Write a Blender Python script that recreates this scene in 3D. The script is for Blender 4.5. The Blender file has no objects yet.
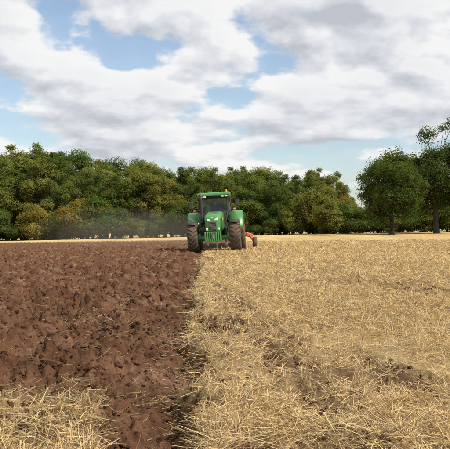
import bpy, math, random
import numpy as np
from mathutils import Vector, Matrix
rng = np.random.default_rng(7); random.seed(7)
scene = bpy.context.scene
scene.view_settings.view_transform='Standard'; scene.view_settings.look='None'; scene.view_settings.exposure=0

# ------------------------------------------------------------ helpers
def link(o, parent=None):
    scene.collection.objects.link(o)
    if parent: o.parent=parent
    return o
def empty(name, parent=None):
    return link(bpy.data.objects.new(name,None),parent)
def np_mesh(name, V, F, mats=(), smooth=False, matidx=None, col=None, attrs=None):
    V=np.asarray(V,dtype=np.float32); F=np.asarray(F,dtype=np.int32)
    me=bpy.data.meshes.new(name)
    m,k=F.shape
    me.vertices.add(len(V)); me.vertices.foreach_set('co',V.ravel())
    me.loops.add(m*k); me.loops.foreach_set('vertex_index',F.ravel())
    me.polygons.add(m)
    me.polygons.foreach_set('loop_start',np.arange(0,m*k,k,dtype=np.int32))
    try: me.polygons.foreach_set('loop_total',np.full(m,k,dtype=np.int32))
    except Exception: pass
    if matidx is not None: me.polygons.foreach_set('material_index',np.asarray(matidx,dtype=np.int32))
    me.polygons.foreach_set('use_smooth',np.full(m,smooth,dtype=bool))
    for mt in mats: me.materials.append(mt)
    me.update(calc_edges=True)
    if col is not None:
        a=me.color_attributes.new('Col','FLOAT_COLOR','POINT')
        c=np.ones((len(V),4),dtype=np.float32); c[:,:3]=col
        a.data.foreach_set('color',c.ravel())
    if attrs:
        for n,v in attrs.items():
            a=me.attributes.new(n,'FLOAT','POINT'); a.data.foreach_set('value',np.asarray(v,dtype=np.float32))
    return me
def smooth(a,b,x):
    t=np.clip((x-a)/(b-a),0,1); return t*t*(3-2*t)
def hsh(ix,iy,s=0):
    ix=ix.astype(np.int64).astype(np.uint32); iy=iy.astype(np.int64).astype(np.uint32)
    h=ix*np.uint32(374761393)+iy*np.uint32(668265263)+np.uint32((s*2246822519)&0xffffffff)
    h=(h^(h>>np.uint32(13)))*np.uint32(1274126177)
    h=(h^(h>>np.uint32(16)))*np.uint32(2654435761)
    h=h^(h>>np.uint32(15))
    return h.astype(np.float64)/4294967295.0
def vnoise(x,y,s=0):
    ix=np.floor(x); iy=np.floor(y); fx=x-ix; fy=y-iy
    fx=fx*fx*fx*(fx*(fx*6-15)+10); fy=fy*fy*fy*(fy*(fy*6-15)+10)
    a=hsh(ix,iy,s);b=hsh(ix+1,iy,s);c=hsh(ix,iy+1,s);d=hsh(ix+1,iy+1,s)
    return (a*(1-fx)+b*fx)*(1-fy)+(c*(1-fx)+d*fx)*fy
def fbm(x,y,o=4,s=0):
    r=0;a=.5;t=0
    for i in range(o):
        r=r+a*vnoise(x*2**i+i*17.3,y*2**i-i*9.1,s+i); t+=a; a*=.5
    return r/t
def facets(x,y,s=0):
    """angular clods: every cell is a randomly tilted facet, height 0..~1"""
    ix=np.floor(x); iy=np.floor(y)
    f1=np.full(x.shape,9.0); f2=np.full(x.shape,9.0); r=np.zeros(x.shape); hx=np.zeros(x.shape); hy=np.zeros(x.shape); ox=np.zeros(x.shape); oy=np.zeros(x.shape)
    for dx in(-1,0,1):
        for dy in(-1,0,1):
            cx=ix+dx; cy=iy+dy
            ax=x-(cx+hsh(cx,cy,s+1)*.95); ay=y-(cy+hsh(cx,cy,s+2)*.95)
            d=np.hypot(ax,ay); m=d<f1
            f2=np.where(m,f1,np.minimum(f2,d))
            f1=np.where(m,d,f1)
            r=np.where(m,hsh(cx,cy,s+3),r); hx=np.where(m,hsh(cx,cy,s+4)-.5,hx); hy=np.where(m,hsh(cx,cy,s+5)-.5,hy)
            ox=np.where(m,ax,ox); oy=np.where(m,ay,oy)
    h=np.clip(r*1.05-.1+1.3*(hx*ox+hy*oy)-.45*f1*f1,0,1.2)
    return h*smooth(0,.42,f2-f1)

# ------------------------------------------------------------ terrain functions
H_CAM=0.9
def boundary(y):
    b=-0.09-0.022*np.minimum(y,60)
    b=b+2.3*smooth(46.5,50,y)
    return b+0.07*(vnoise(y*0.9,y*0,5)-.5)*2+0.07*(vnoise(y*3.5,y*0,6)-.5)
def plough_mask(x,y):
    b=boundary(y)
    m=smooth(0.07,-0.07,x-b+0.34*(fbm(x*4,y*3,3,31)-.5))
    front=4.70+0.30*(fbm(x*1.6,y*0+3,2,12)-.5)*2 - 2.4*smooth(-.66,-0.32,x)
    m=m*smooth(-0.35,0.35,y-front+1.1*(fbm(x*4,y*4,3,33)-.5))
    m=m*smooth(1.5,-1.5,y-92)
    return m
def hollow(x,y):
    u=x-boundary(y)
    a=smooth(.50,.60,fbm(x*2.6+3.7,y*0.55+.4,4,57))*smooth(1.5,0.2,u)*smooth(.0,.12,u)
    xs=1.2+(35-y)*0.0915
    n=fbm(x*2.5,y*.8,3,58)
    b=smooth(.42,.0,np.abs(x-xs)+.5*(n-.5))*smooth(17,20,y)*smooth(37,34,y)*smooth(.36,.48,n)
    c=smooth(.58,.68,fbm(x*1.8+9,y*.5+4,3,59))*.7*smooth(25,12,y)*smooth(2.5,4.5,y)*smooth(.1,.5,u)
    d=smooth(.46,.60,fbm(x*3.2+5,y*2.6,3,66))*smooth(-.3,-.5,x)*smooth(5.6,5.0,y)
    return np.maximum(np.maximum(np.maximum(a*.95,b*.9),c),d*.8)
def base_z(x,y):
    xx=80*np.tanh(x/80)
    return smooth(22,145,y)*(0.42+0.0235*xx)+ 0.5*smooth(200,1500,y)
def ground_z(x,y,detail=None):
    m=plough_mask(x,y)
    z=base_z(x,y)
    fade=1-smooth(20,60,y); f2=1-smooth(9,22,y)
    st=0.06*(fbm(x*1.1,y*0.7,3,50)-.5)+0.06*(fbm(x*5,y*4,3,51)-.5)*fade
    hol=hollow(x,y)
    rough=(facets(x/.09,y/.09,41)*.06+facets(x/.04,y/.04,46)*.03)*f2
    st=st+hol*fade*(-.075+rough*1.3)+0.05*np.exp(-((x-boundary(y)-.12)/.12)**2)
    u=x-boundary(y)
    wx=x+0.05*(fbm(x*9,y*9,3,60)-.5); wy=y+0.05*(fbm(x*9,y*9,3,61)-.5)
    ph=u/0.42+0.35*(vnoise(x*1.3,y*.5,62)-.5)
    ridge=0.05*np.sin(2*np.pi*ph)*(0.5+0.9*vnoise(x*1.5,y*1.1,63))
    big=0.09*(fbm(x*1.8,y*1.4,3,64)-.5)
    h=ridge+big-.02
    for s,a,fd,sd in((.23,.088,1-smooth(50,90,y),70),(.11,.064,1-smooth(30,60,y),75),(.052,.034,1-smooth(14,30,y),80),(.025,.016,1-smooth(7,14,y),85)):
        pres=.35+1.0*vnoise(x*2.3,y*2.3,sd+9)
        h=h+fd*a*pres*facets(wx/s,wy/s,sd)
    h=h+0.026*(fbm(x*14,y*14,3,92)-.5)*(1-smooth(15,40,y))*2+0.012*(fbm(x*50,y*50,2,90)-.5)*f2*2
    fur=smooth(-0.55,-0.30,u)*smooth(0.02,-0.04,u)
    near=smooth(48,46,y)
    h=h-0.03
    h=h*(1-0.25*fur*near)-0.09*fur*near
    return z+st*(1-m)+h*m, m

# ------------------------------------------------------------ materials
def nmat(name):
    m=bpy.data.materials.new(name); m.use_nodes=True
    nt=m.node_tree; nt.nodes.clear()
    return m,nt
def ramp(nt,stops,inp=None):
    r=nt.nodes.new('ShaderNodeValToRGB'); e=r.color_ramp.elements
    while len(e)>len(stops): e.remove(e[-1])
    while len(e)<len(stops): e.new(0.5)
    for i,(p,c) in enumerate(stops):
        e[i].position=p; e[i].color=(*c,1) if len(c)==3 else c
    if inp is not None: nt.links.new(inp,r.inputs[0])
    return r
def mixc(nt,fac,a,b,mode='MIX'):
    n=nt.nodes.new('ShaderNodeMix'); n.data_type='RGBA'; n.blend_type=mode
    for i,v in((0,fac),(6,a),(7,b)):
        if hasattr(v,'links'): nt.links.new(v,n.inputs[i])
        else: n.inputs[i].default_value=v if i==0 else (*v,1)
    return n.outputs[2]
def noise(nt,scale,detail=4,rough=.55,vec=None,typ='3D'):
    n=nt.nodes.new('ShaderNodeTexNoise'); n.inputs['Scale'].default_value=scale
    n.inputs['Detail'].default_value=detail; n.inputs['Roughness'].default_value=rough
    if vec is not None: nt.links.new(vec,n.inputs['Vector'])
    return n
def objvec(nt,scale=(1,1,1),rot=(0,0,0)):
    tc=nt.nodes.new('ShaderNodeTexCoord'); mp=nt.nodes.new('ShaderNodeMapping')
    mp.inputs['Scale'].default_value=scale; mp.inputs['Rotation'].default_value=rot
    nt.links.new(tc.outputs['Object'],mp.inputs[0]); return mp.outputs[0]
def out(nt,sh):
    o=nt.nodes.new('ShaderNodeOutputMaterial'); nt.links.new(sh,o.inputs[0]); return o
def bump(nt,h,strength,dist):
    b=nt.nodes.new('ShaderNodeBump'); b.inputs['Strength'].default_value=strength; b.inputs['Distance'].default_value=dist
    nt.links.new(h,b.inputs['Height']); return b.outputs[0]
def diffuse(nt,c,nrm=None,rough=.9):
    d=nt.nodes.new('ShaderNodeBsdfDiffuse'); d.inputs['Roughness'].default_value=rough; nt.links.new(c,d.inputs[0])
    if nrm is not None: nt.links.new(nrm,d.inputs['Normal'])
    return d.outputs[0]

def soil_color(nt,v):
    n1=noise(nt,1.1,4,.6,v); n2=noise(nt,13,4,.65,v)
    c1=ramp(nt,[(.3,(.092,.046,.027)),(.50,(.145,.077,.046)),(.62,(.190,.108,.067)),(.76,(.265,.165,.108))],n1.outputs[0])
    c2=ramp(nt,[(.3,(.55,.53,.50)),(.7,(1.28,1.26,1.24))],n2.outputs[0])
    return mixc(nt,1.0,c1.outputs[0],c2.outputs[0],'MULTIPLY')
def m_ground():
    m,nt=nmat('field_ground')
    v=objvec(nt)
    at=nt.nodes.new('ShaderNodeAttribute'); at.attribute_name='plough'
    soil=soil_color(nt,v)
    vs=objvec(nt,(1,.08,1),(0,0,-0.02))
    s1=noise(nt,7,4,.6,vs); s2=noise(nt,60,2,.7,v); s3=noise(nt,.5,3,.6,v)
    vfar=objvec(nt,(.30,.02,1),(0,0,-0.02)); s4=noise(nt,1.5,4,.6,vfar)
    a=ramp(nt,[(.3,(.37,.255,.12)),(.55,(.51,.38,.185)),(.72,(.61,.47,.245))],s1.outputs[0])
    b=ramp(nt,[(.3,(.42,.38,.34)),(.6,(1.1,1.1,1.1))],s2.outputs[0])
    st=mixc(nt,1.0,a.outputs[0],b.outputs[0],'MULTIPLY')
    c=ramp(nt,[(.32,(.78,.73,.66)),(.6,(1.12,1.10,1.04))],s4.outputs[0])
    far=mixc(nt,1.0,a.outputs[0],c.outputs[0],'MULTIPLY')
    fa=nt.nodes.new('ShaderNodeAttribute'); fa.attribute_name='far'
    st=mixc(nt,fa.outputs['Fac'],st,far)
    pat=ramp(nt,[(.42,(0,0,0)),(.58,(1,1,1))],s3.outputs[0])
    pm=nt.nodes.new('ShaderNodeMath'); pm.operation='MULTIPLY'; nt.links.new(pat.outputs[0],pm.inputs[0])
    ia=nt.nodes.new('ShaderNodeMath'); ia.operation='SUBTRACT'; ia.inputs[0].default_value=.85; nt.links.new(fa.outputs['Fac'],ia.inputs[1]); ia.use_clamp=True
    nt.links.new(ia.outputs[0],pm.inputs[1])
    st=mixc(nt,pm.outputs[0],st,(.17,.105,.064))
    ho=nt.nodes.new('ShaderNodeAttribute'); ho.attribute_name='hollow'
    st=mixc(nt,ho.outputs['Fac'],st,soil)
    colr=mixc(nt,at.outputs['Fac'],st,soil)
    nb=noise(nt,90,4,.7,v)
    out(nt,diffuse(nt,colr,bump(nt,nb.outputs[0],.9,.016))); return m
def m_soil():
    m,nt=nmat('soil'); v=objvec(nt); c=soil_color(nt,v); nb=noise(nt,80,4,.7,v)
    out(nt,diffuse(nt,c,bump(nt,nb.outputs[0],.9,.014))); return m
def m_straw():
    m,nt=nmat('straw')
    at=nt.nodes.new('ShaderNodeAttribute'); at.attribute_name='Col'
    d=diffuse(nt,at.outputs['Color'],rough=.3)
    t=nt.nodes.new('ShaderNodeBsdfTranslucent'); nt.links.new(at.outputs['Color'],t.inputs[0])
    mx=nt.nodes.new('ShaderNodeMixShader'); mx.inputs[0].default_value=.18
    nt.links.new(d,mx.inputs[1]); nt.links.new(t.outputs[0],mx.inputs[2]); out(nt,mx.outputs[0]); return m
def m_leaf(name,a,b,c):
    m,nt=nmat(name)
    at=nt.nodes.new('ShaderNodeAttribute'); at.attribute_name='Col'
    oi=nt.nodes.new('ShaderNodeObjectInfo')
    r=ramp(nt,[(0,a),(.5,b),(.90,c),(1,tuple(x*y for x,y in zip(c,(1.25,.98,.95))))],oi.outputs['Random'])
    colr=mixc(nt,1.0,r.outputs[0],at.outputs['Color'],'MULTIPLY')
    d=diffuse(nt,colr,rough=.2)
    t=nt.nodes.new('ShaderNodeBsdfTranslucent')
    tc=mixc(nt,1.0,colr,(1.25,1.4,.6),'MULTIPLY'); nt.links.new(tc,t.inputs[0])
    mx=nt.nodes.new('ShaderNodeMixShader'); mx.inputs[0].default_value=.42
    nt.links.new(d,mx.inputs[1]); nt.links.new(t.outputs[0],mx.inputs[2])
    out(nt,mx.outputs[0]); return m
def m_simple(name,colr,rough=.5,metal=0,dirt=.0,spec=.5,coat=0,emit=None):
    m,nt=nmat(name); v=objvec(nt)
    bs=nt.nodes.new('ShaderNodeBsdfPrincipled'); bs.inputs['Metallic'].default_value=metal
    bs.inputs['Specular IOR Level'].default_value=spec
    bs.inputs['Coat Weight'].default_value=coat
    n1=noise(nt,3.5,6,.65,v)
    f=ramp(nt,[(.40,(0,0,0)),(.75,(1,1,1))],n1.outputs[0])
    mm=nt.nodes.new('ShaderNodeMath'); mm.operation='MULTIPLY_ADD'; nt.links.new(f.outputs[0],mm.inputs[0]); mm.inputs[1].default_value=dirt; mm.inputs[2].default_value=dirt*.35
    c=mixc(nt,mm.outputs[0],colr,(.24,.16,.10))
    nt.links.new(c,bs.inputs['Base Color'])
    rr=nt.nodes.new('ShaderNodeMath'); rr.operation='MULTIPLY_ADD'; nt.links.new(mm.outputs[0],rr.inputs[0]); rr.inputs[1].default_value=.5; rr.inputs[2].default_value=rough
    nt.links.new(rr.outputs[0],bs.inputs['Roughness'])
    out(nt,bs.outputs[0]); return m
def m_glass():
    m,nt=nmat('cab_glass')
    t=nt.nodes.new('ShaderNodeBsdfTransparent'); t.inputs[0].default_value=(.66,.74,.70,1)
    g=nt.nodes.new('ShaderNodeBsdfGlossy'); g.inputs['Roughness'].default_value=.03
    fr=nt.nodes.new('ShaderNodeFresnel'); fr.inputs[0].default_value=1.6
    mx=nt.nodes.new('ShaderNodeMixShader'); nt.links.new(fr.outputs[0],mx.inputs[0])
    nt.links.new(t.outputs[0],mx.inputs[1]); nt.links.new(g.outputs[0],mx.inputs[2]); out(nt,mx.outputs[0]); return m
def m_bark():
    m,nt=nmat('bark'); v=objvec(nt,(1,1,.25)); n=noise(nt,6,4,.6,v)
    r=ramp(nt,[(.3,(.05,.04,.03)),(.7,(.16,.135,.10))],n.outputs[0])
    out(nt,diffuse(nt,r.outputs[0],bump(nt,n.outputs[0],.6,.05))); return m

GROUND=m_ground(); SOIL=m_soil(); STRAW=m_straw(); BARK=m_bark()
LEAF=m_leaf('broadleaf_foliage',(.090,.130,.036),(.150,.180,.045),(.225,.215,.056))
LEAFOAK=m_leaf('oak_foliage',(.088,.122,.034),(.095,.128,.034),(.10,.132,.034))
LEAFCON=m_leaf('conifer_foliage',(.065,.095,.044),(.07,.10,.044),(.08,.105,.046))
GREEN=m_simple('green_paint',(.028,.23,.040),.3,0,.22,coat=.3)
YELLOW=m_simple('yellow_paint',(.72,.50,.03),.4,0,.35)
BLACK=m_simple('black_plastic',(.018,.018,.019),.5,0,.18)
RUBBER=m_simple('tyre_rubber',(.028,.026,.025),.8,0,.55,spec=.3)
METAL=m_simple('worn_steel',(.33,.32,.31),.4,.8,.35)
DSTEEL=m_simple('dirty_shaded_steel',(.06,.047,.038),.7,.2,.5)  # dirty steel, base also darkened to stand in for shade under the tractor
RED=m_simple('red_paint',(.55,.09,.04),.4,0,.25)
LAMP=m_simple('lamp_lens',(.75,.76,.78),.12,0,.05,coat=.5)
AMBER=m_simple('amber_lens',(.8,.28,.02),.2)
MIRR=m_simple('mirror_glass',(.5,.55,.6),.1,.8)
GLASS=m_glass()
SKIN=m_simple('skin',(.5,.3,.22),.55); SHIRT=m_simple('shirt',(.08,.12,.22),.85); HAIR=m_simple('hair',(.05,.03,.02),.7)

# ------------------------------------------------------------ ground
def build_ground():
    yo=-4.0
    tc=np.linspace(-.38,.38,820)
    k=np.linspace(0,1,36)[1:]
    tl=.38+ (k**1.8)*3.0
    t=np.concatenate([-tl[::-1],tc,tl])
    r1=np.exp(np.arange(math.log(4.2),math.log(66),0.0032))
    r2=np.exp(np.linspace(math.log(66),math.log(6000),110))[1:]
    r=np.concatenate([r1,r2])
    T,R=np.meshgrid(t,r); X=T*R; Y=R+yo
    z,m=ground_z(X,Y)
    nr,nc=X.shape
    V=np.stack([X,Y,z],-1).reshape(-1,3)
    idx=np.arange(nr*nc).reshape(nr,nc)
    F=np.stack([idx[:-1,:-1],idx[:-1,1:],idx[1:,1:],idx[1:,:-1]],-1).reshape(-1,4)
    me=np_mesh('field_ground',V,F,[GROUND],True,attrs={'plough':m.ravel(),'far':smooth(8,40,Y).ravel(),'hollow':hollow(X,Y).ravel()})
    link(bpy.data.objects.new('field_ground',me))
build_ground()

# ------------------------------------------------------------ clods
import bmesh
def ico(sub):
    bm=bmesh.new(); bmesh.ops.create_icosphere(bm,subdivisions=sub,radius=1)
    V=np.array([v.co[:] for v in bm.verts]); F=np.array([[v.index for v in f.verts] for f in bm.faces]); bm.free(); return V,F
def rot_rand(n):
    q=rng.normal(size=(n,4)); q/=np.linalg.norm(q,axis=1)[:,None]
    w,x,y,z=q.T
    return np.stack([1-2*(y*y+z*z),2*(x*y-z*w),2*(x*z+y*w),2*(x*y+z*w),1-2*(x*x+z*z),2*(y*z-x*w),2*(x*z-y*w),2*(y*z+x*w),1-2*(x*x+y*y)],-1).reshape(n,3,3)
def clod_variants(sub,nv):
    V,F=ico(sub); res=[]
    for i in range(nv):
        d=np.ones(len(V))
        for k in range(9):
            nrm=rng.normal(size=3); nrm/=np.linalg.norm(nrm); h=rng.uniform(.42,.8)
            dot=V@nrm; d=np.where(dot>0,np.minimum(d,h/np.maximum(dot,1e-3)),d)
        f=rng.normal(size=(3,3))*2.2; 
        lump=1+.10*np.sin(V@f[0]+i)+.08*np.sin(V@f[1]*1.7+i*2)+.05*np.sin(V@f[2]*3)
        W=V*d[:,None]*lump[:,None]*(1+rng.uniform(-.09,.09,(len(V),1)))
        W=W*np.array([rng.uniform(.8,1.3),rng.uniform(.65,1.1),rng.uniform(.55,.85)])
        res.append(W)
    return np.array(res),F
def build_clods():
    Vs=[];Fs=[];off=0
    for sub,n,y0,y1,smin,smax in((3,3200,3.2,9,.013,.085),(2,20000,3.2,14,.006,.055),(1,24000,8,60,.016,.085)):
        VV,F=clod_variants(sub,16)
        y=np.exp(rng.uniform(math.log(y0),math.log(y1),n)); x=rng.uniform(-1,1,n)*(0.34*y+1.0)-.2*y*0
        m=plough_mask(x,y)
        near=(x-boundary(y)<.5)
        keep=(m>.4)|((rng.random(n)<.14)&near)|((hollow(x,y)>.35)&(rng.random(n)<.6))
        x=x[keep];y=y[keep];n=len(x)
        s=smin*(1-rng.random(n)*(1-(smin/smax)**1.7))**(-1/1.7)
        u=x-boundary(y); s=np.where((u>-.4),np.minimum(s*.75,.045),s)
        z,_=ground_z(x,y)
        R=rot_rand(n); 
        W=VV[rng.integers(0,16,n)]*s[:,None,None]
        W=np.einsum('nij,nkj->nki',R,W); W=W+np.stack([x,y,z+s*.15],-1)[:,None,:]
        k=W.shape[1]
        Vs.append(W.reshape(-1,3)); Fs.append((F[None]+(np.arange(n)*k)[:,None,None]).reshape(-1,3)+off); off+=n*k
    me=np_mesh('soil_clods',np.concatenate(Vs),np.concatenate(Fs),[SOIL],False)
    link(bpy.data.objects.new('soil_clods',me))
build_clods()

# ------------------------------------------------------------ stubble and loose straw
def build_straw():
    n=720000
    y=np.exp(rng.uniform(math.log(2.7),math.log(75),n)); x=rng.uniform(-1,1,n)*(0.31*y+.7)
    stand=rng.random(n)<.50
    rowx=np.round((x+0.02*y)/.15)*.15-0.02*y+rng.normal(0,.024,n)
    ty=np.round(y/.04)*.04+rng.normal(0,.014,n)
    x=np.where(stand&(y<45),rowx,x); y=np.where(stand&(y<12),ty,y)
    m=plough_mask(x,y)
    bare=hollow(x,y)
    thin=fbm(x*.9,y*.5,3,101)
    clump=fbm(x*5,y*4,2,102)
    u=x-boundary(y)
    pk=(1-m)*(1-.90*bare)*(0.22+1.25*smooth(.36,.6,thin))*(.35+1.0*smooth(.35,.6,clump))+m*.012
    pk=pk*(1-.45*smooth(-.3,-.6,x)*smooth(5.8,5.2,y)*(1-m))
    cl=smooth(.66,.74,fbm(x*2.2,y*1.4,2,104)); pk=pk+m*cl*.09
    pk=pk+m*.20*smooth(-.35,-.02,u)*smooth(.4,.6,fbm(x*3,y*2.2,2,109))
    k=rng.random(n)<pk
    stand=(stand&(m<.5)); x=x[k];y=y[k];m=m[k];stand=stand[k];n=len(x)
    z,_=ground_z(x,y)
    az=rng.uniform(0,2*np.pi,n)
    tiltf=fbm(x*1.5,y*1.5,2,120)
    pmean=np.where(tiltf>.50,36,64)
    pitch=np.where(stand,np.radians(np.clip(rng.normal(pmean,18,n),8,90)),np.radians(rng.normal(6,14,n)))
    azp=6.28*vnoise(x*.8,y*.8,121)
    az=np.where(stand&(tiltf>.50),azp+rng.normal(0,.8,n),az)
    L=np.where(stand,rng.uniform(.03,.115,n),rng.uniform(.025,.18,n))
    L=L*(1+.35*smooth(8,40,y))*(1-.3*m)
    z=z+np.where(stand,-.01,rng.uniform(.003,.040,n)+np.abs(np.sin(pitch))*L*.4*(pitch<0))
    w=np.maximum(rng.uniform(.0009,.0022,n),.00020*y)*np.where(stand,1,.9)
    d=np.stack([np.cos(az)*np.cos(pitch),np.sin(az)*np.cos(pitch),np.sin(pitch)],-1)
    up=rot_rand(n)[:,:,0]
    side=np.cross(d,up); side/=np.linalg.norm(side,axis=1)[:,None]+1e-9
    bend=rng.normal(0,.10,(n,3)); bend[:,2]-=.03
    p0=np.stack([x,y,z],-1); p1=p0+d*L[:,None]*.5; p2=p0+d*L[:,None]+bend*L[:,None]
    sw=side*w[:,None]
    V=np.stack([p0-sw,p0+sw,p1-sw,p1+sw,p2-sw*.8,p2+sw*.8],1).reshape(-1,3)
    base=(np.arange(n)*6)[:,None]
    F=np.concatenate([base+np.array([0,1,3,2]),base+np.array([2,3,5,4])])
    t=rng.random(n)[:,None]; v=rng.uniform(.62,1.20,n)[:,None]
    c=(np.array([.74,.54,.245])*(1-t)+np.array([.66,.52,.31])*t)*v
    dk=rng.random(n)<.18; c[dk]*=np.array([.5,.43,.38])
    c=c*(1-.35*m[:,None])
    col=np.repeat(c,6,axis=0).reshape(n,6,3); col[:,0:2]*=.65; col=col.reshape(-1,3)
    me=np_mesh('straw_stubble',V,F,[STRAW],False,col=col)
    link(bpy.data.objects.new('straw_stubble',me))
build_straw()

# ------------------------------------------------------------ trees
def tube(pts,rad,sides=7):
    pts=np.array(pts,float); V=[];F=[]
    for i,p in enumerate(pts):
        d=pts[min(i+1,len(pts)-1)]-pts[max(i-1,0)]; d/=np.linalg.norm(d)+1e-9
        a=np.cross(d,[0.3,1,0.1]); a/=np.linalg.norm(a); b=np.cross(d,a)
        for k in range(sides):
            t=2*np.pi*k/sides; V.append(p+rad[i]*(a*np.cos(t)+b*np.sin(t)))
    for i in range(len(pts)-1):
        for k in range(sides):
            k2=(k+1)%sides; F.append([i*sides+k,i*sides+k2,(i+1)*sides+k2,(i+1)*sides+k])
    return np.array(V),np.array(F)
def leaves(P,Nrm,size,n):
    nr=Nrm+rng.normal(0,.45,(n,3)); nr/=np.linalg.norm(nr,axis=1)[:,None]
    a=np.cross(nr,rng.normal(size=(n,3))); a/=np.linalg.norm(a,axis=1)[:,None]; b=np.cross(nr,a)
    s=size[:,None]; j=lambda:rng.uniform(.55,1.15,(n,1))
    V=np.stack([P-a*s*j()*.5-b*s*.15,P-b*s*j()*.45,P+a*s*j()*.5+b*s*.1,P+b*s*j()*.45],1).reshape(-1,3)
    F=(np.arange(n)*4)[:,None]+np.array([0,1,2,3]); return V,F
def make_tree(name,H,W,nl,base,lobes,leaf,mat,trunk_r=.28,lean=0,leafsize=.21,lobe_r=(.08,.18),droop=0.0):
    Vs=[];Fs=[];Ms=[];Cs=[];off=0
    def add(V,F,mi,c):
        nonlocal off
        Vs.append(V);Fs.append(F+off);Ms.append(np.full(len(F),mi));Cs.append(np.broadcast_to(c,(len(V),3)) if np.ndim(c)==1 else c); off+=len(V)
    cz=(H+base)/2; rz=(H-base)/2; rx=W/2
    cen=[];rad=[]
    ph=rng.uniform(0,6.28,6)
    while len(cen)<lobes:
        p=rng.normal(size=3); p/=np.linalg.norm(p)
        env=1+.14*math.sin(2*math.atan2(p[1],p[0])+ph[0])+.12*math.sin(3*math.atan2(p[1],p[0])+ph[1]+2*p[2])+.10*math.sin(5*p[2]+ph[2])
        p=p*env*rng.uniform(.30,1)**.5
        if droop and rng.random()<droop: p[2]=-abs(p[2])
        r=rng.uniform(*lobe_r)*W
        q=np.array([p[0]*(rx-r*.6),p[1]*(rx-r*.6),cz+p[2]*(rz-r*.6)])
        if q[2]>cz: q[:2]*=1-.25*((q[2]-cz)/rz)**2
        elif droop: q[:2]*=1+.45*((cz-q[2])/rz)
        cen.append(q);rad.append(r)
    cen=np.array(cen);rad=np.array(rad)
    tp_z=cz+rz*.35
    tp=[[0,0,-.3],[0,0,.3],[.05*W*rng.normal()*.3,0,base*.6+.5],[.03*W*rng.normal(),.04*W*rng.normal(),cz*.8],[.04*W*rng.normal(),.04*W*rng.normal(),tp_z]]
    V,F=tube(tp,[trunk_r*1.5,trunk_r*1.1,trunk_r*.9,trunk_r*.6,trunk_r*.2],9); add(V,F,1,np.ones(3))
    for i in range(len(cen)):
        f=rng.uniform(.25,.8); a=np.array(tp[2])*(1-f)+np.array(tp[4])*f; a[2]=min(a[2],cen[i][2]-.1) if cen[i][2]>base*.8 else a[2]
        mid=(a+cen[i])/2+rng.normal(0,.25,3)+[0,0,.25]
        r0=trunk_r*rng.uniform(.2,.36)
        V,F=tube([a,mid,cen[i]],[r0,r0*.6,r0*.2],5); add(V,F,1,np.ones(3))
    li=rng.choice(lobes,nl,p=(rad**2)/np.sum(rad**2))
    d=rng.normal(size=(nl,3)); d/=np.linalg.norm(d,axis=1)[:,None]
    d[:,2]=np.where(rng.random(nl)<.5,np.abs(d[:,2]),d[:,2])
    bumpy=1+.30*np.sin(d[:,0]*5+li)*np.sin(d[:,1]*5+li*2)+.18*np.sin(d[:,2]*9+li*3)*np.sin(d[:,0]*11+li)
    rr=rad[li]*bumpy*(rng.random(nl)**.33)*np.where(rng.random(nl)<.12,rng.uniform(1,1.22,nl),1)
    P=cen[li]+d*rr[:,None]*np.array([1,1,.85])
    P[:,2]=np.maximum(P[:,2],.05)
    size=leafsize*rng.uniform(.5,1.35,nl)
    V,F=leaves(P,d+np.array([0,0,.35]),size,nl)
    lobt=rng.uniform(.78,1.24,lobes)[li]
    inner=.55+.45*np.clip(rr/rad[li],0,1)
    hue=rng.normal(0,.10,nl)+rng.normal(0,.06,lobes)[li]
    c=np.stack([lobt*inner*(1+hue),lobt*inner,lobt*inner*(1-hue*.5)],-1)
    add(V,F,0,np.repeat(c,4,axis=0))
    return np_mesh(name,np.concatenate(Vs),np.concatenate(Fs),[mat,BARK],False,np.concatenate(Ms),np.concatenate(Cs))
def make_conifer(name,H,W,nl):
    V,F=tube([[0,0,-.3],[0,0,H*.5],[0,0,H]],[.25,.15,.03],7)
    t=rng.random(nl)**.75; zz=H*(.06+.94*t); tier=1+.22*np.sin(zz*4.2)+.1*np.sin(zz*9)
    a=rng.uniform(0,2*np.pi,nl); tier=tier*(1+.25*np.sin(a*5+zz*2))
    R=W/2*(1-t**1.2)*tier*(rng.random(nl)**.45)+.05
    P=np.stack([R*np.cos(a),R*np.sin(a),zz-R*.25],-1)
    Nr=np.stack([np.cos(a),np.sin(a),np.full(nl,.7)],-1)
    V2,F2=leaves(P,Nr,rng.uniform(.15,.32,nl),nl)
    c=np.repeat(rng.uniform(.7,1.2,(nl,1))*np.ones((1,3)),4,axis=0)
    return np_mesh(name,np.concatenate([V,V2]),np.concatenate([F,F2+len(V)]),[LEAFCON,BARK],False,np.concatenate([np.ones(len(F)),np.zeros(nl)]),np.concatenate([np.ones((len(V),3)),c]))
T=[make_tree('broadleaf_a',12,8.5,50000,.4,66,0,LEAF,droop=.25),make_tree('broadleaf_b',12,7.5,46000,.4,60,0,LEAF,droop=.25),
   make_tree('broadleaf_c',12,9.5,56000,.6,80,0,LEAF,droop=.25),make_tree('broadleaf_d',12,6.5,42000,.4,50,0,LEAF,droop=.25),
   make_tree('broadleaf_e',12,8,48000,.8,62,0,LEAF,droop=.2)]
SH=[make_tree('shrub_a',4.6,5.6,15000,.0,26,0,LEAF,.06,leafsize=.20,lobe_r=(.12,.24)),make_tree('shrub_b',5.4,5.2,15000,.0,26,0,LEAF,.06,leafsize=.20,lobe_r=(.12,.24)),
    make_tree('shrub_c',3.2,4.8,12000,.0,22,0,LEAF,.06,leafsize=.18,lobe_r=(.12,.24))]
CON=make_conifer('conifer',13,7.4,22000)
def place(mesh,x,y,s,sz,parent,name,dz=0,rot=None):
    o=bpy.data.objects.new(name,mesh); link(o,parent)
    o.location=(x,y,float(base_z(np.array(x,float),np.array(y,float)))-.1+dz)
    o.rotation_euler=(0,0,random.uniform(0,6.28) if rot is None else rot); o.scale=(s,s,sz); return o
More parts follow.
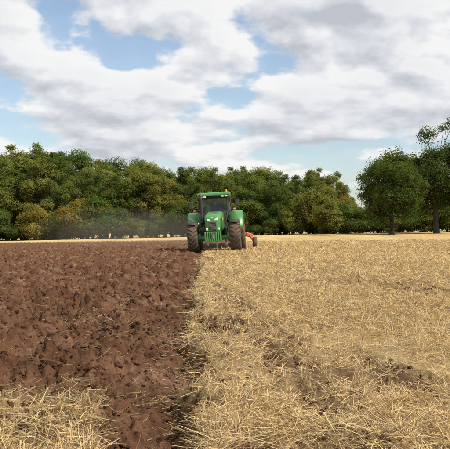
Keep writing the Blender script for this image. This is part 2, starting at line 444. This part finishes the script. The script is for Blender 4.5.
line=empty('distant_treeline')
def hprof(X):
    xs=[-120,-60,-37,-30,-22,-12,-4,2,9,14,17,19.5]; hs=[17.2,17.2,16.8,15.9,14.4,12.7,11.8,11.5,11.3,11.3,10.8,8.6]
    return float(np.interp(X,xs,hs))
for row,(yy0,step,k) in enumerate(((143,4.2,.86),(150,4.3,.98),(160,4.6,1.04),(172,5.0,1.08))):
    X=-95
    while X<20*yy0/150:
        y=yy0+random.uniform(-2.8,2.8)
        h=hprof(X*147/y)*k*random.uniform(.86,1.06)
        me=random.choice(T); s=h/12*random.uniform(.85,1.15)
        place(me,X,y,s,h/12,line,'treeline_tree')
        X+=step*random.uniform(.7,1.3)
for yy0 in(137.5,146):
    X=-95
    while X<21:
        sc=random.choice([.6,.8,1.0,1.25,1.5])*random.uniform(.85,1.1)
        place(random.choice(SH),X,yy0+random.uniform(-1.5,1.5),sc*random.uniform(.8,1.1),sc,line,'treeline_shrub')
        X+=2.7*random.uniform(.5,1.4)
for X in(-32.5,-30.6,-28.8,-27,-25.4,-38,-50):
    h=random.uniform(13.4,14.6); place(CON,X*1.18,172+random.uniform(-3,3),h/13,h*1.07/13,line,'treeline_conifer')
far=empty('distant_hedgerow')
for yy0,st in((205,2.8),(216,3.2)):
    X=5
    while X<110:
        y=yy0+random.uniform(-4,4)
        place(random.choice(T),X,y,random.uniform(.5,.66),random.uniform(.44,.54),far,'hedgerow_tree')
        X+=st*random.uniform(.7,1.3)
for yy0 in(129,133,137):
    X=15
    while X<80:
        sc=random.uniform(.5,1.0)
        place(random.choice(SH),X,yy0+random.uniform(-1,1),sc*1.2,sc,far,'hedgerow_shrub'); X+=1.9*random.uniform(.6,1.3)
o1=make_tree('oak_tree',11.0,9.4,66000,.8,84,0,LEAFOAK,.34,leafsize=.20,lobe_r=(.07,.16),droop=.15)
o2=make_tree('oak_tree.001',13.4,12.5,100000,1.0,120,0,LEAFOAK,.40,leafsize=.20,lobe_r=(.06,.145),droop=.2)
place(o1,20.4,110,1,1,None,'oak_tree',rot=1.2); place(o2,26.8,114,1,1.06,None,'oak_tree',rot=.4)

# ------------------------------------------------------------ tractor
def obj(name,me,parent,loc=(0,0,0),rot=(0,0,0)):
    o=bpy.data.objects.new(name,me); link(o,parent); o.location=loc; o.rotation_euler=rot; return o
def box(name,parent,loc,size,mat,bev=.02,rot=(0,0,0),taper=None):
    bm=bmesh.new(); bmesh.ops.create_cube(bm,size=1)
    for v in bm.verts:
        if taper and v.co.z>0: v.co.x*=taper[0]; v.co.y*=taper[1]
        v.co.x*=size[0];v.co.y*=size[1];v.co.z*=size[2]
    if bev: bmesh.ops.bevel(bm,geom=bm.edges[:],offset=min(bev,min(size)*.45),segments=2,affect='EDGES',profile=.5)
    me=bpy.data.meshes.new(name); bm.to_mesh(me); bm.free(); me.materials.append(mat)
    return obj(name,me,parent,loc,rot)
def rod(name,parent,pts,r,mat,sides=10):
    V,F=tube(pts,[r]*len(pts),sides); return obj(name,np_mesh(name,V,F,[mat],True),parent)
def rodcap(name,parent,p0,p1,r,mat,sides=20):
    p0=Vector(p0);p1=Vector(p1); bm=bmesh.new()
    bmesh.ops.create_cone(bm,cap_ends=True,segments=sides,radius1=r,radius2=r,depth=(p1-p0).length)
    bmesh.ops.bevel(bm,geom=[e for e in bm.edges if e.calc_face_angle(0)>1],offset=r*.12,segments=2,affect='EDGES')
    me=bpy.data.meshes.new(name); bm.to_mesh(me); bm.free(); me.materials.append(mat)
    o=obj(name,me,parent,(p0+p1)/2); o.rotation_euler=(p1-p0).to_track_quat('Z','Y').to_euler(); return o
def revolve(name,parent,prof,mat,loc,seg=56,closed=False):
    P=np.array(prof); n=len(P); V=[];F=[]
    for i in range(seg):
        a=2*np.pi*i/seg
        for x,r in P: V.append((x,r*math.cos(a),r*math.sin(a)))
    for i in range(seg):
        j=(i+1)%seg
        for k in range(n-1 if not closed else n):
            k2=(k+1)%n; F.append([i*n+k,i*n+k2,j*n+k2,j*n+k])
    return obj(name,np_mesh(name,V,F,[mat],True),parent,loc)
def wheel(name,parent,x,y,R,w,side):
    hub=empty(name,parent); hub.location=(x,y,R)
    h=w/2
    prof=[(-h*.62,R*.60),(-h*.86,R*.64),(-h,R*.75),(-h*.98,R*.86),(-h*.86,R*.925),(-h*.4,R*.945),(0,R*.95),(h*.4,R*.945),(h*.86,R*.925),(h*.98,R*.86),(h,R*.75),(h*.86,R*.64),(h*.62,R*.60)]
    revolve('tyre',hub,prof,RUBBER,(0,0,0),64)
    V=[];F=[]; nl=22
    for s in(-1,1):
        for i in range(nl):
            a0=2*np.pi*(i+(0 if s<0 else .5))/nl
            secs=[(.02,.00,R*.942,R*.995),(.45,.10,R*.938,R*.998),(.85,.19,R*.92,R*.985),(1.02,.215,R*.80,R*.90)]
            b=len(V)
            for fx,da,ri,ro in secs:
                for dd,rr in((-.032,ri),(-.026,ro),(.026,ro),(.032,ri)):
                    a=a0-(da)+dd; V.append((s*fx*h,rr*math.cos(a)*1,rr*math.sin(a)))
            for q in range(3):
                for k in range(4):
                    k2=(k+1)%4; F.append([b+q*4+k,b+q*4+k2,b+(q+1)*4+k2,b+(q+1)*4+k])
            F.append([b,b+1,b+2,b+3]); F.append([b+12,b+15,b+14,b+13])
    obj('tread_lugs',np_mesh('tread_lugs',V,F,[RUBBER]),hub)
    s=side
    revolve('rim',hub,[(-s*h*.6,R*.60),(-s*h*.5,R*.55),(s*h*.1,R*.53),(s*h*.15,R*.30),(s*h*.35,R*.26),(s*h*.35,R*.20),(s*h*.5,R*.18),(s*h*.5,0.001)],YELLOW,(0,0,0),48)
    revolve('rim_flange',hub,[(s*h*.1,R*.53),(s*h*.5,R*.55),(s*h*.62,R*.605),(s*h*.66,R*.60)],YELLOW,(0,0,0),48)
    for i in range(8):
        a=i*math.pi/4; rodcap('wheel_nut',hub,(s*h*.34,R*.23*math.cos(a),R*.23*math.sin(a)),(s*h*.42,R*.23*math.cos(a),R*.23*math.sin(a)),.02,METAL,6)
    return hub
def loft(name,parent,secs,mat,n=28,p=4.0,caps=True):
    V=[];F=[]
    for y,hw,zb,zt in secs:
        c=(zb+zt)/2;hh=(zt-zb)/2
        for k in range(n):
            t=2*np.pi*(k+.5)/n; ct,st=math.cos(t),math.sin(t)
            V.append((hw*math.copysign(abs(ct)**(2/p),ct),y,c+hh*math.copysign(abs(st)**(2/p),st)))
    for i in range(len(secs)-1):
        for k in range(n):
            k2=(k+1)%n; F.append([i*n+k,(i+1)*n+k,(i+1)*n+k2,i*n+k2])
    if caps:
        for i in(0,len(secs)-1):
            y,hw,zb,zt=secs[i]; V.append((0,y,(zb+zt)/2)); c=len(V)-1
            for k in range(0,n): F.append([c,i*n+k,i*n+(k+1)%n])
    bm=bmesh.new(); vs=[bm.verts.new(v) for v in V]
    for f in F:
        try: bm.faces.new([vs[i] for i in f])
        except ValueError: pass
    bmesh.ops.recalc_face_normals(bm,faces=bm.faces[:])
    for f in bm.faces: f.smooth=True
    me=bpy.data.meshes.new(name); bm.to_mesh(me); bm.free(); me.materials.append(mat)
    me.set_sharp_from_angle(angle=math.radians(40))
    return obj(name,me,parent)
def quadpane(name,parent,pts,mat):
    return obj(name,np_mesh(name,pts,[[0,1,2,3]],[mat]),parent)

tr=empty('tractor')
for s in(-1,1):
    wheel('rear_wheel',tr,s*1.10,1.0,.96,.60,s)
    wheel('front_wheel',tr,s*1.00,-1.75,.74,.50,s)
    V=[];F=[];n=18
    for i in range(n+1):
        a=math.radians(8+ i*(150-8)/n)
        r=1.08
        for xx,rr in((.70,r-.10),(.72,r),(1.34,r),(1.37,r-.05)):
            V.append((s*xx,1.0-rr*math.cos(a),.96+rr*math.sin(a)))
    for i in range(n):
        for k in range(3): F.append([i*4+k,i*4+k+1,(i+1)*4+k+1,(i+1)*4+k])
    o=obj('rear_fender',np_mesh('rear_fender',V,F,[GREEN],True),tr); sm=o.modifiers.new('s','SOLIDIFY'); sm.thickness=.03
    box('fender_inner',tr,(s*.72,1.05,1.45),(.05,1.3,.9),GREEN,.03)
    V=[];F=[];n=12
    for i in range(n+1):
        a=math.radians(55+i*95/n); r=.82
        for xx in(.77,1.23): V.append((s*xx,-1.75-r*math.cos(a)*-1*-1,.74+r*math.sin(a)))
    for i in range(n): F.append([i*2,i*2+1,i*2+3,i*2+2])
    o=obj('front_fender',np_mesh('front_fender',V,F,[BLACK],True),tr); sm=o.modifiers.new('s','SOLIDIFY'); sm.thickness=.02
    rod('front_fender_stay',tr,[(s*.55,-1.7,.8),(s*.72,-1.65,1.4),(s*.9,-1.65,1.54)],.025,BLACK)
rodcap('front_axle',tr,(-.85,-1.75,.72),(.85,-1.75,.72),.12,GREEN)
for s in(-1,1): rodcap('axle_hub',tr,(s*.62,-1.75,.74),(s*.9,-1.75,.74),.22,GREEN)
rodcap('rear_axle',tr,(-.95,1.0,.96),(.95,1.0,.96),.17,GREEN)
box('chassis',tr,(0,-.5,.85),(.5,3.2,.42),GREEN,.05)
box('gearbox',tr,(0,.8,.95),(.7,1.3,.7),BLACK,.06)
box('engine_block',tr,(0,-1.1,1.05),(.58,1.7,.35),BLACK,.04)
box('fuel_tank',tr,(-.62,-.1,.95),(.42,1.1,.55),BLACK,.1)
box('step_tank',tr,(.62,-.1,1.0),(.40,.9,.5),BLACK,.1)
for i,z in enumerate((.5,.78,1.06)):
    box('cab_step_%d'%(i+1),tr,(.93-.02*i,-.1,z),(.28,.42,.04),BLACK,.01)
for y in(-.32,.12): rod('step_rail',tr,[(.98,y,.46),(.88,y,1.35)],.018,BLACK)
loft('bonnet',tr,[(-2.62,.24,1.02,1.60),(-2.58,.31,.97,1.70),(-2.48,.355,.94,1.78),(-2.2,.385,.92,1.85),(-1.5,.41,.95,1.93),(-.7,.43,1.0,2.0),(-.12,.45,1.0,2.03)],GREEN,36,4.5)
box('grille',tr,(0,-2.605,1.26),(.36,.06,.44),BLACK,.03)
for i in range(7): box('grille_bar',tr,(0,-2.64,1.09+i*.056),(.33,.012,.012),METAL,.003)
for s in(-1,1):
    box('headlamp',tr,(s*.155,-2.60,1.575),(.18,.06,.10),LAMP,.03,rot=(math.radians(-14),0,s*math.radians(-12)))
    box('side_grille',tr,(s*.395,-2.05,1.35),(.02,.5,.5),BLACK,.008)
    box('bonnet_stripe',tr,(s*.425,-1.2,1.62),(.012,1.1,.09),YELLOW,.004)
    box('lower_lamp',tr,(s*.27,-2.60,1.14),(.11,.05,.11),LAMP,.02)
box('bonnet_badge',tr,(0,-2.585,1.665),(.10,.02,.05),YELLOW,.008,rot=(math.radians(-30),0,0))
box('weight_carrier',tr,(0,-2.55,.78),(.62,.4,.26),GREEN,.03)
for i in range(8): box('front_weight_%d'%(i+1),tr,(-.35+i*.1,-2.86,.78),(.088,.34,.46),GREEN,.035)
rodcap('tow_pin',tr,(0,-3.03,.70),(0,-3.03,.92),.03,METAL)
rodcap('exhaust_stack',tr,(-.62,-.22,1.5),(-.62,-.22,2.62),.075,BLACK); rod('exhaust_tip',tr,[(-.62,-.22,2.6),(-.62,-.22,2.82),(-.65,-.12,2.92)],.05,BLACK)
ZB=1.42; ZR=2.74
cabF={-1:[(-.50,-.05,ZB),(-.66,-.02,2.05),(-.68,.10,ZR)],1:[(.50,-.05,ZB),(.66,-.02,2.05),(.68,.10,ZR)]}
cabM={-1:[(-.68,.75,ZB),(-.84,.75,2.05),(-.76,.75,ZR)],1:[(.68,.75,ZB),(.84,.75,2.05),(.76,.75,ZR)]}
cabR={-1:[(-.70,1.55,1.6),(-.80,1.62,2.05),(-.72,1.50,ZR)],1:[(.70,1.55,1.6),(.80,1.62,2.05),(.72,1.50,ZR)]}
for s in(-1,1):
    rod('front_pillar',tr,cabF[s],.045,BLACK); rod('door_pillar',tr,cabM[s],.04,BLACK); rod('rear_pillar',tr,cabR[s],.045,BLACK)
    for i in(0,1):
        quadpane('side_glass',tr,[cabF[s][i],cabM[s][i],cabM[s][i+1],cabF[s][i+1]],GLASS)
        quadpane('rear_side_glass',tr,[cabM[s][i],cabR[s][i],cabR[s][i+1],cabM[s][i+1]],GLASS)
    rod('cab_sill',tr,[cabF[s][0],cabM[s][0],cabR[s][0]],.045,BLACK)
for i in(0,1):
    quadpane('windscreen',tr,[cabF[-1][i],cabF[1][i],cabF[1][i+1],cabF[-1][i+1]],GLASS)
    quadpane('rear_window',tr,[cabR[-1][i],cabR[1][i],cabR[1][i+1],cabR[-1][i+1]],GLASS)
box('cab_floor',tr,(0,.75,1.36),(1.3,1.6,.12),BLACK,.03)
box('cab_rear_lower',tr,(0,1.5,1.5),(1.3,.08,.3),BLACK,.02)
box('cab_roof_liner',tr,(0,.76,2.755),(1.50,1.62,.07),BLACK,.03)
loft('cab_roof',tr,[(-.16,.66,2.83,2.87),(-.13,.76,2.80,2.93),(0,.81,2.79,2.98),(.8,.83,2.79,3.02),(1.5,.80,2.79,2.98),(1.66,.74,2.81,2.92)],GREEN,36,6)
for x in(-.62,-.44,.44,.62): box('work_lamp',tr,(x,-.11,2.765),(.15,.07,.09),LAMP,.025)
for s in(-1,1):
    rod('mirror_arm',tr,[(s*.68,.05,2.62),(s*1.0,-.12,2.68),(s*1.12,-.12,2.6)],.018,BLACK)
    box('mirror',tr,(s*1.14,-.12,2.40),(.20,.06,.36),BLACK,.03); box('mirror_face',tr,(s*1.14,-.085,2.40),(.16,.01,.31),MIRR,.003)
    rod('indicator_arm',tr,[(s*.66,.0,2.1),(s*.95,-.05,2.1)],.018,BLACK); box('indicator_lamp',tr,(s*.99,-.06,2.1),(.12,.06,.09),AMBER,.02)
    rod('hand_rail',tr,[(s*.62,-.10,1.55),(s*.78,-.10,1.8),(s*.78,-.06,2.3)],.014,BLACK)
rodcap('beacon',tr,(.6,1.2,3.0),(.6,1.2,3.14),.055,AMBER); rod('wiper',tr,[(0,-.06,1.5),(.18,-.06,2.0)],.012,BLACK)
rod('aerial',tr,[(-.6,1.3,3.0),(-.66,1.35,3.5)],.006,BLACK)
box('dashboard',tr,(0,.12,1.75),(.46,.22,.34),BLACK,.06); rod('steering_column',tr,[(0,.15,1.8),(0,.38,1.98)],.03,BLACK)
bpy.ops.mesh.primitive_torus_add(major_radius=.2,minor_radius=.016); sw=bpy.context.object; sw.name='steering_wheel'; sw.parent=tr; sw.location=(0,.40,2.0); sw.rotation_euler=(math.radians(35),0,0); sw.data.materials.append(BLACK)
box('seat_cushion',tr,(0,.95,1.72),(.5,.5,.14),BLACK,.05); box('seat_backrest',tr,(0,1.2,2.05),(.48,.13,.6),BLACK,.05); box('seat_base',tr,(0,.95,1.53),(.36,.4,.26),BLACK,.04)
dv=empty('driver',tr)
def skinfig(name,verts,edges,radii,mat):
    me=bpy.data.meshes.new(name); me.from_pydata(verts,edges,[]); me.materials.append(mat)
    o=obj(name,me,dv); md=o.modifiers.new('skin','SKIN')
    if not me.skin_vertices: me.skin_vertices.new()
    for i,r in enumerate(radii): me.skin_vertices[0].data[i].radius=(r,r) if not isinstance(r,tuple) else r
    me.skin_vertices[0].data[0].use_root=True
    ss=o.modifiers.new('sub','SUBSURF'); ss.levels=2; ss.render_levels=2; return o
bv=[(0,1.0,1.86),(0,.99,2.05),(0,.98,2.24),(0,.97,2.34),(.18,.97,2.28),(.25,.80,2.08),(.16,.55,2.06),(-.18,.97,2.28),(-.25,.80,2.08),(-.16,.55,2.06),(.10,.78,1.84),(.12,.52,1.86),(.12,.42,1.48),(-.10,.78,1.84),(-.12,.52,1.86),(-.12,.42,1.48)]
be=[(0,1),(1,2),(2,3),(2,4),(4,5),(5,6),(2,7),(7,8),(8,9),(0,10),(10,11),(11,12),(0,13),(13,14),(14,15)]
skinfig('body',bv,be,[.15,.14,.15,.06,.065,.05,.035,.065,.05,.035,.085,.065,.045,.085,.065,.045],SHIRT)
hv=[(0,.965,2.36),(0,.955,2.44),(0,.95,2.53),(0,.955,2.58)]
skinfig('head',hv,[(0,1),(1,2),(2,3)],[.055,.075,.085,.06],SKIN)
skinfig('hair',[(0,.985,2.55),(0,.985,2.615)],[(0,1)],[.088,.06],HAIR)
box('nose',dv,(0,.862,2.49),(.025,.03,.045),SKIN,.01)
for s in(-1,1):
    box('eye',dv,(s*.03,.872,2.515),(.022,.012,.010),HAIR,.003)
    skinfig('hand',[(s*.16,.56,2.06),(s*.165,.48,2.06),(s*.16,.43,2.04)],[(0,1),(1,2)],[.03,.04,.025],SKIN)
tilt=math.radians(4.2)
gx=-.37; gy=44.6
zb=float(base_z(np.array(gx),np.array(42.0)))
tr.location=(gx,gy,zb-.085); tr.rotation_euler=(0,-tilt,math.radians(-2.5))

# ------------------------------------------------------------ mouldboard plough
pl=empty('mouldboard_plough'); pl.location=(gx,gy+2.4,zb-.16)
box('headstock',pl,(0,-.1,.95),(.6,.18,.6),DSTEEL,.04); rod('top_link',pl,[(0,-.9,1.1),(0,-.05,1.25)],.04,DSTEEL)
for s in(-1,1): rod('lower_link',pl,[(s*.4,-1.2,.75),(s*.42,0,.6)],.045,BLACK)
bp0=np.array([-.7,.4,.95]); bp1=np.array([1.75,4.2,.95])
rod('main_beam',pl,[(0,0,.95),(-.7,.4,.95)],.08,RED,4); rod('diagonal_beam',pl,[bp0,bp1],.10,RED,4)
def mould(parent,p,up):
    V=[];F=[];n=7;m=5
    for i in range(n):
        for j in range(m):
            a=i/(n-1);b=j/(m-1)
            x=-.02-.42*a-.18*b*a; y=-.25+.62*a+.12*b; z=.02+.42*b*(1-.15*a)
            y-=.10*math.sin(b*3.1)*(1-a)
            V.append((p[0]+x,p[1]+y,p[2]+ (z-.85 if not up else .85-z)))
    for i in range(n-1):
        for j in range(m-1): F.append([i*m+j,(i+1)*m+j,(i+1)*m+j+1,i*m+j+1])
    o=obj('mouldboard',np_mesh('mouldboard',V,F,[DSTEEL],True),parent); sm=o.modifiers.new('s','SOLIDIFY'); sm.thickness=.015
for i in range(5):
    p=bp0+(bp1-bp0)*(i+.4)/5
    for up in(False,True):
        sg=1 if up else -1
        rod('plough_leg',pl,[p,p+np.array([0,.05,sg*.35]),p+np.array([-.02,-.1,sg*.6])],.05,RED if (up or i>2) else DSTEEL,6)  # lower front legs take the darkened steel, painting in the underside shade
        mould(pl,p,up)
wh=empty('depth_wheel',pl); wh.location=(2.05,3.6,.48)
revolve('tyre',wh,[(-.08,.2),(-.12,.27),(-.09,.34),(0,.35),(.09,.34),(.12,.27),(.08,.2)],RUBBER,(0,0,0),32)
revolve('rim',wh,[(-.08,.2),(0,.17),(0,.001)],RED,(0,0,0),24)
rod('wheel_arm',pl,[(2.05,3.6,.48),(1.8,3.7,.85),(1.6,3.9,.95)],.06,RED)
box('wheel_bracket',pl,(1.72,3.85,.92),(.42,.30,.22),RED,.04,rot=(0,.25,.3))

# ------------------------------------------------------------ dust raised by the plough
def m_dust():
    m,nt=nmat('dust'); v=nt.nodes.new('ShaderNodeVolumeScatter'); v.inputs['Color'].default_value=(.96,.84,.66,1); v.inputs['Density'].default_value=.0022
    o=nt.nodes.new('ShaderNodeOutputMaterial'); nt.links.new(v.outputs[0],o.inputs['Volume']); return m
DUST=m_dust(); dc=empty('dust_cloud')
V0,F0=ico(4)
for (x,y,z,a,b,c) in((-5.0,66,.7,7.0,13,1.7),(-8.5,76,.9,8,13,2.1)):
    obj('dust_puff',np_mesh('dust_puff',V0*np.array([a,b,c]),F0,[DUST],True),dc,(x,y,z))

# ------------------------------------------------------------ sky + sun
S=Vector((.60,-.38,.76)).normalized()
sun=bpy.data.lights.new('sun','SUN'); sun.energy=5.0; sun.angle=math.radians(.5); sun.color=(1,.945,.86)
so=link(bpy.data.objects.new('sun',sun)); so.rotation_euler=S.to_track_quat('Z','Y').to_euler(); so.location=(0,0,50)
w=bpy.data.worlds.new('World'); scene.world=w; w.use_nodes=True; nt=w.node_tree; nt.nodes.clear()
L=nt.links.new
sky=nt.nodes.new('ShaderNodeTexSky'); sky.sky_type='NISHITA'; sky.sun_disc=False
sky.sun_elevation=math.asin(S.z); sky.sun_rotation=math.atan2(S.x,S.y); sky.air_density=1; sky.dust_density=1.0; sky.ozone_density=1.4
tc=nt.nodes.new('ShaderNodeTexCoord'); sp=nt.nodes.new('ShaderNodeSeparateXYZ'); L(tc.outputs['Generated'],sp.inputs[0])
def M(op,a,b=None,c=None,clamp=False):
    n=nt.nodes.new('ShaderNodeMath'); n.operation=op; n.use_clamp=clamp
    for i,v in enumerate((a,b,c)):
        if v is None: continue
        if hasattr(v,'links'): L(v,n.inputs[i])
        else: n.inputs[i].default_value=v
    return n.outputs[0]
z=M('MAXIMUM',sp.outputs[2],0.0)
lz=M('MULTIPLY',M('LOGARITHM',M('ADD',z,.06),math.e),.44)
def cloudn(dz,scale,det,rough,ox=0):
    cb=nt.nodes.new('ShaderNodeCombineXYZ'); L(M('ADD',sp.outputs[0],ox),cb.inputs[0]); L(sp.outputs[1],cb.inputs[1]); L(M('ADD',lz,dz),cb.inputs[2])
    n=noise(nt,scale,det,rough,cb.outputs[0]); n.inputs['Distortion'].default_value=0; return n.outputs[0]
SEED=21.7-.095
d1=cloudn(SEED,9.5,9,.50); d2=cloudn(SEED+.024,9.5,4,.50,.008); big=cloudn(SEED+5,3.2,2,.5)
dens=M('ADD',M('ADD',M('MULTIPLY',d1,.80),M('MULTIPLY',big,.36)),M('MULTIPLY',M('MINIMUM',z,.3),.16))
mask=nt.nodes.new('ShaderNodeMapRange'); mask.interpolation_type='SMOOTHSTEP'; L(dens,mask.inputs[0]); mask.inputs[1].default_value=.515; mask.inputs[2].default_value=.572
sh=M('MULTIPLY_ADD',M('SUBTRACT',d1,d2),5.5,.78,clamp=True)
thick=nt.nodes.new('ShaderNodeMapRange'); L(dens,thick.inputs[0]); thick.inputs[1].default_value=.61; thick.inputs[2].default_value=.80; thick.inputs[3].default_value=0; thick.inputs[4].default_value=.28
sh2=M('SUBTRACT',sh,thick.outputs[0],clamp=True)
cc=ramp(nt,[(0,(.53,.555,.605)),(.35,(.66,.68,.72)),(.7,(.80,.81,.835)),(1,(.94,.935,.925))],sh2)
b1=nt.nodes.new('ShaderNodeBackground'); L(sky.outputs[0],b1.inputs[0]); b1.inputs[1].default_value=.148
b2=nt.nodes.new('ShaderNodeBackground'); L(cc.outputs[0],b2.inputs[0]); b2.inputs[1].default_value=1.0
mx=nt.nodes.new('ShaderNodeMixShader'); L(M('MULTIPLY_ADD',mask.outputs[0],.86,.10),mx.inputs[0]); L(b1.outputs[0],mx.inputs[1]); L(b2.outputs[0],mx.inputs[2])
wo=nt.nodes.new('ShaderNodeOutputWorld'); L(mx.outputs[0],wo.inputs[0])

# ------------------------------------------------------------ camera
cam=bpy.data.cameras.new('camera'); co=link(bpy.data.objects.new('camera',cam)); cam.sensor_width=36; cam.lens=72
co.location=(0,0,H_CAM); co.rotation_euler=(math.radians(90+.54),0,0); cam.clip_end=20000; cam.clip_start=.05
cam.dof.use_dof=False
scene.camera=co
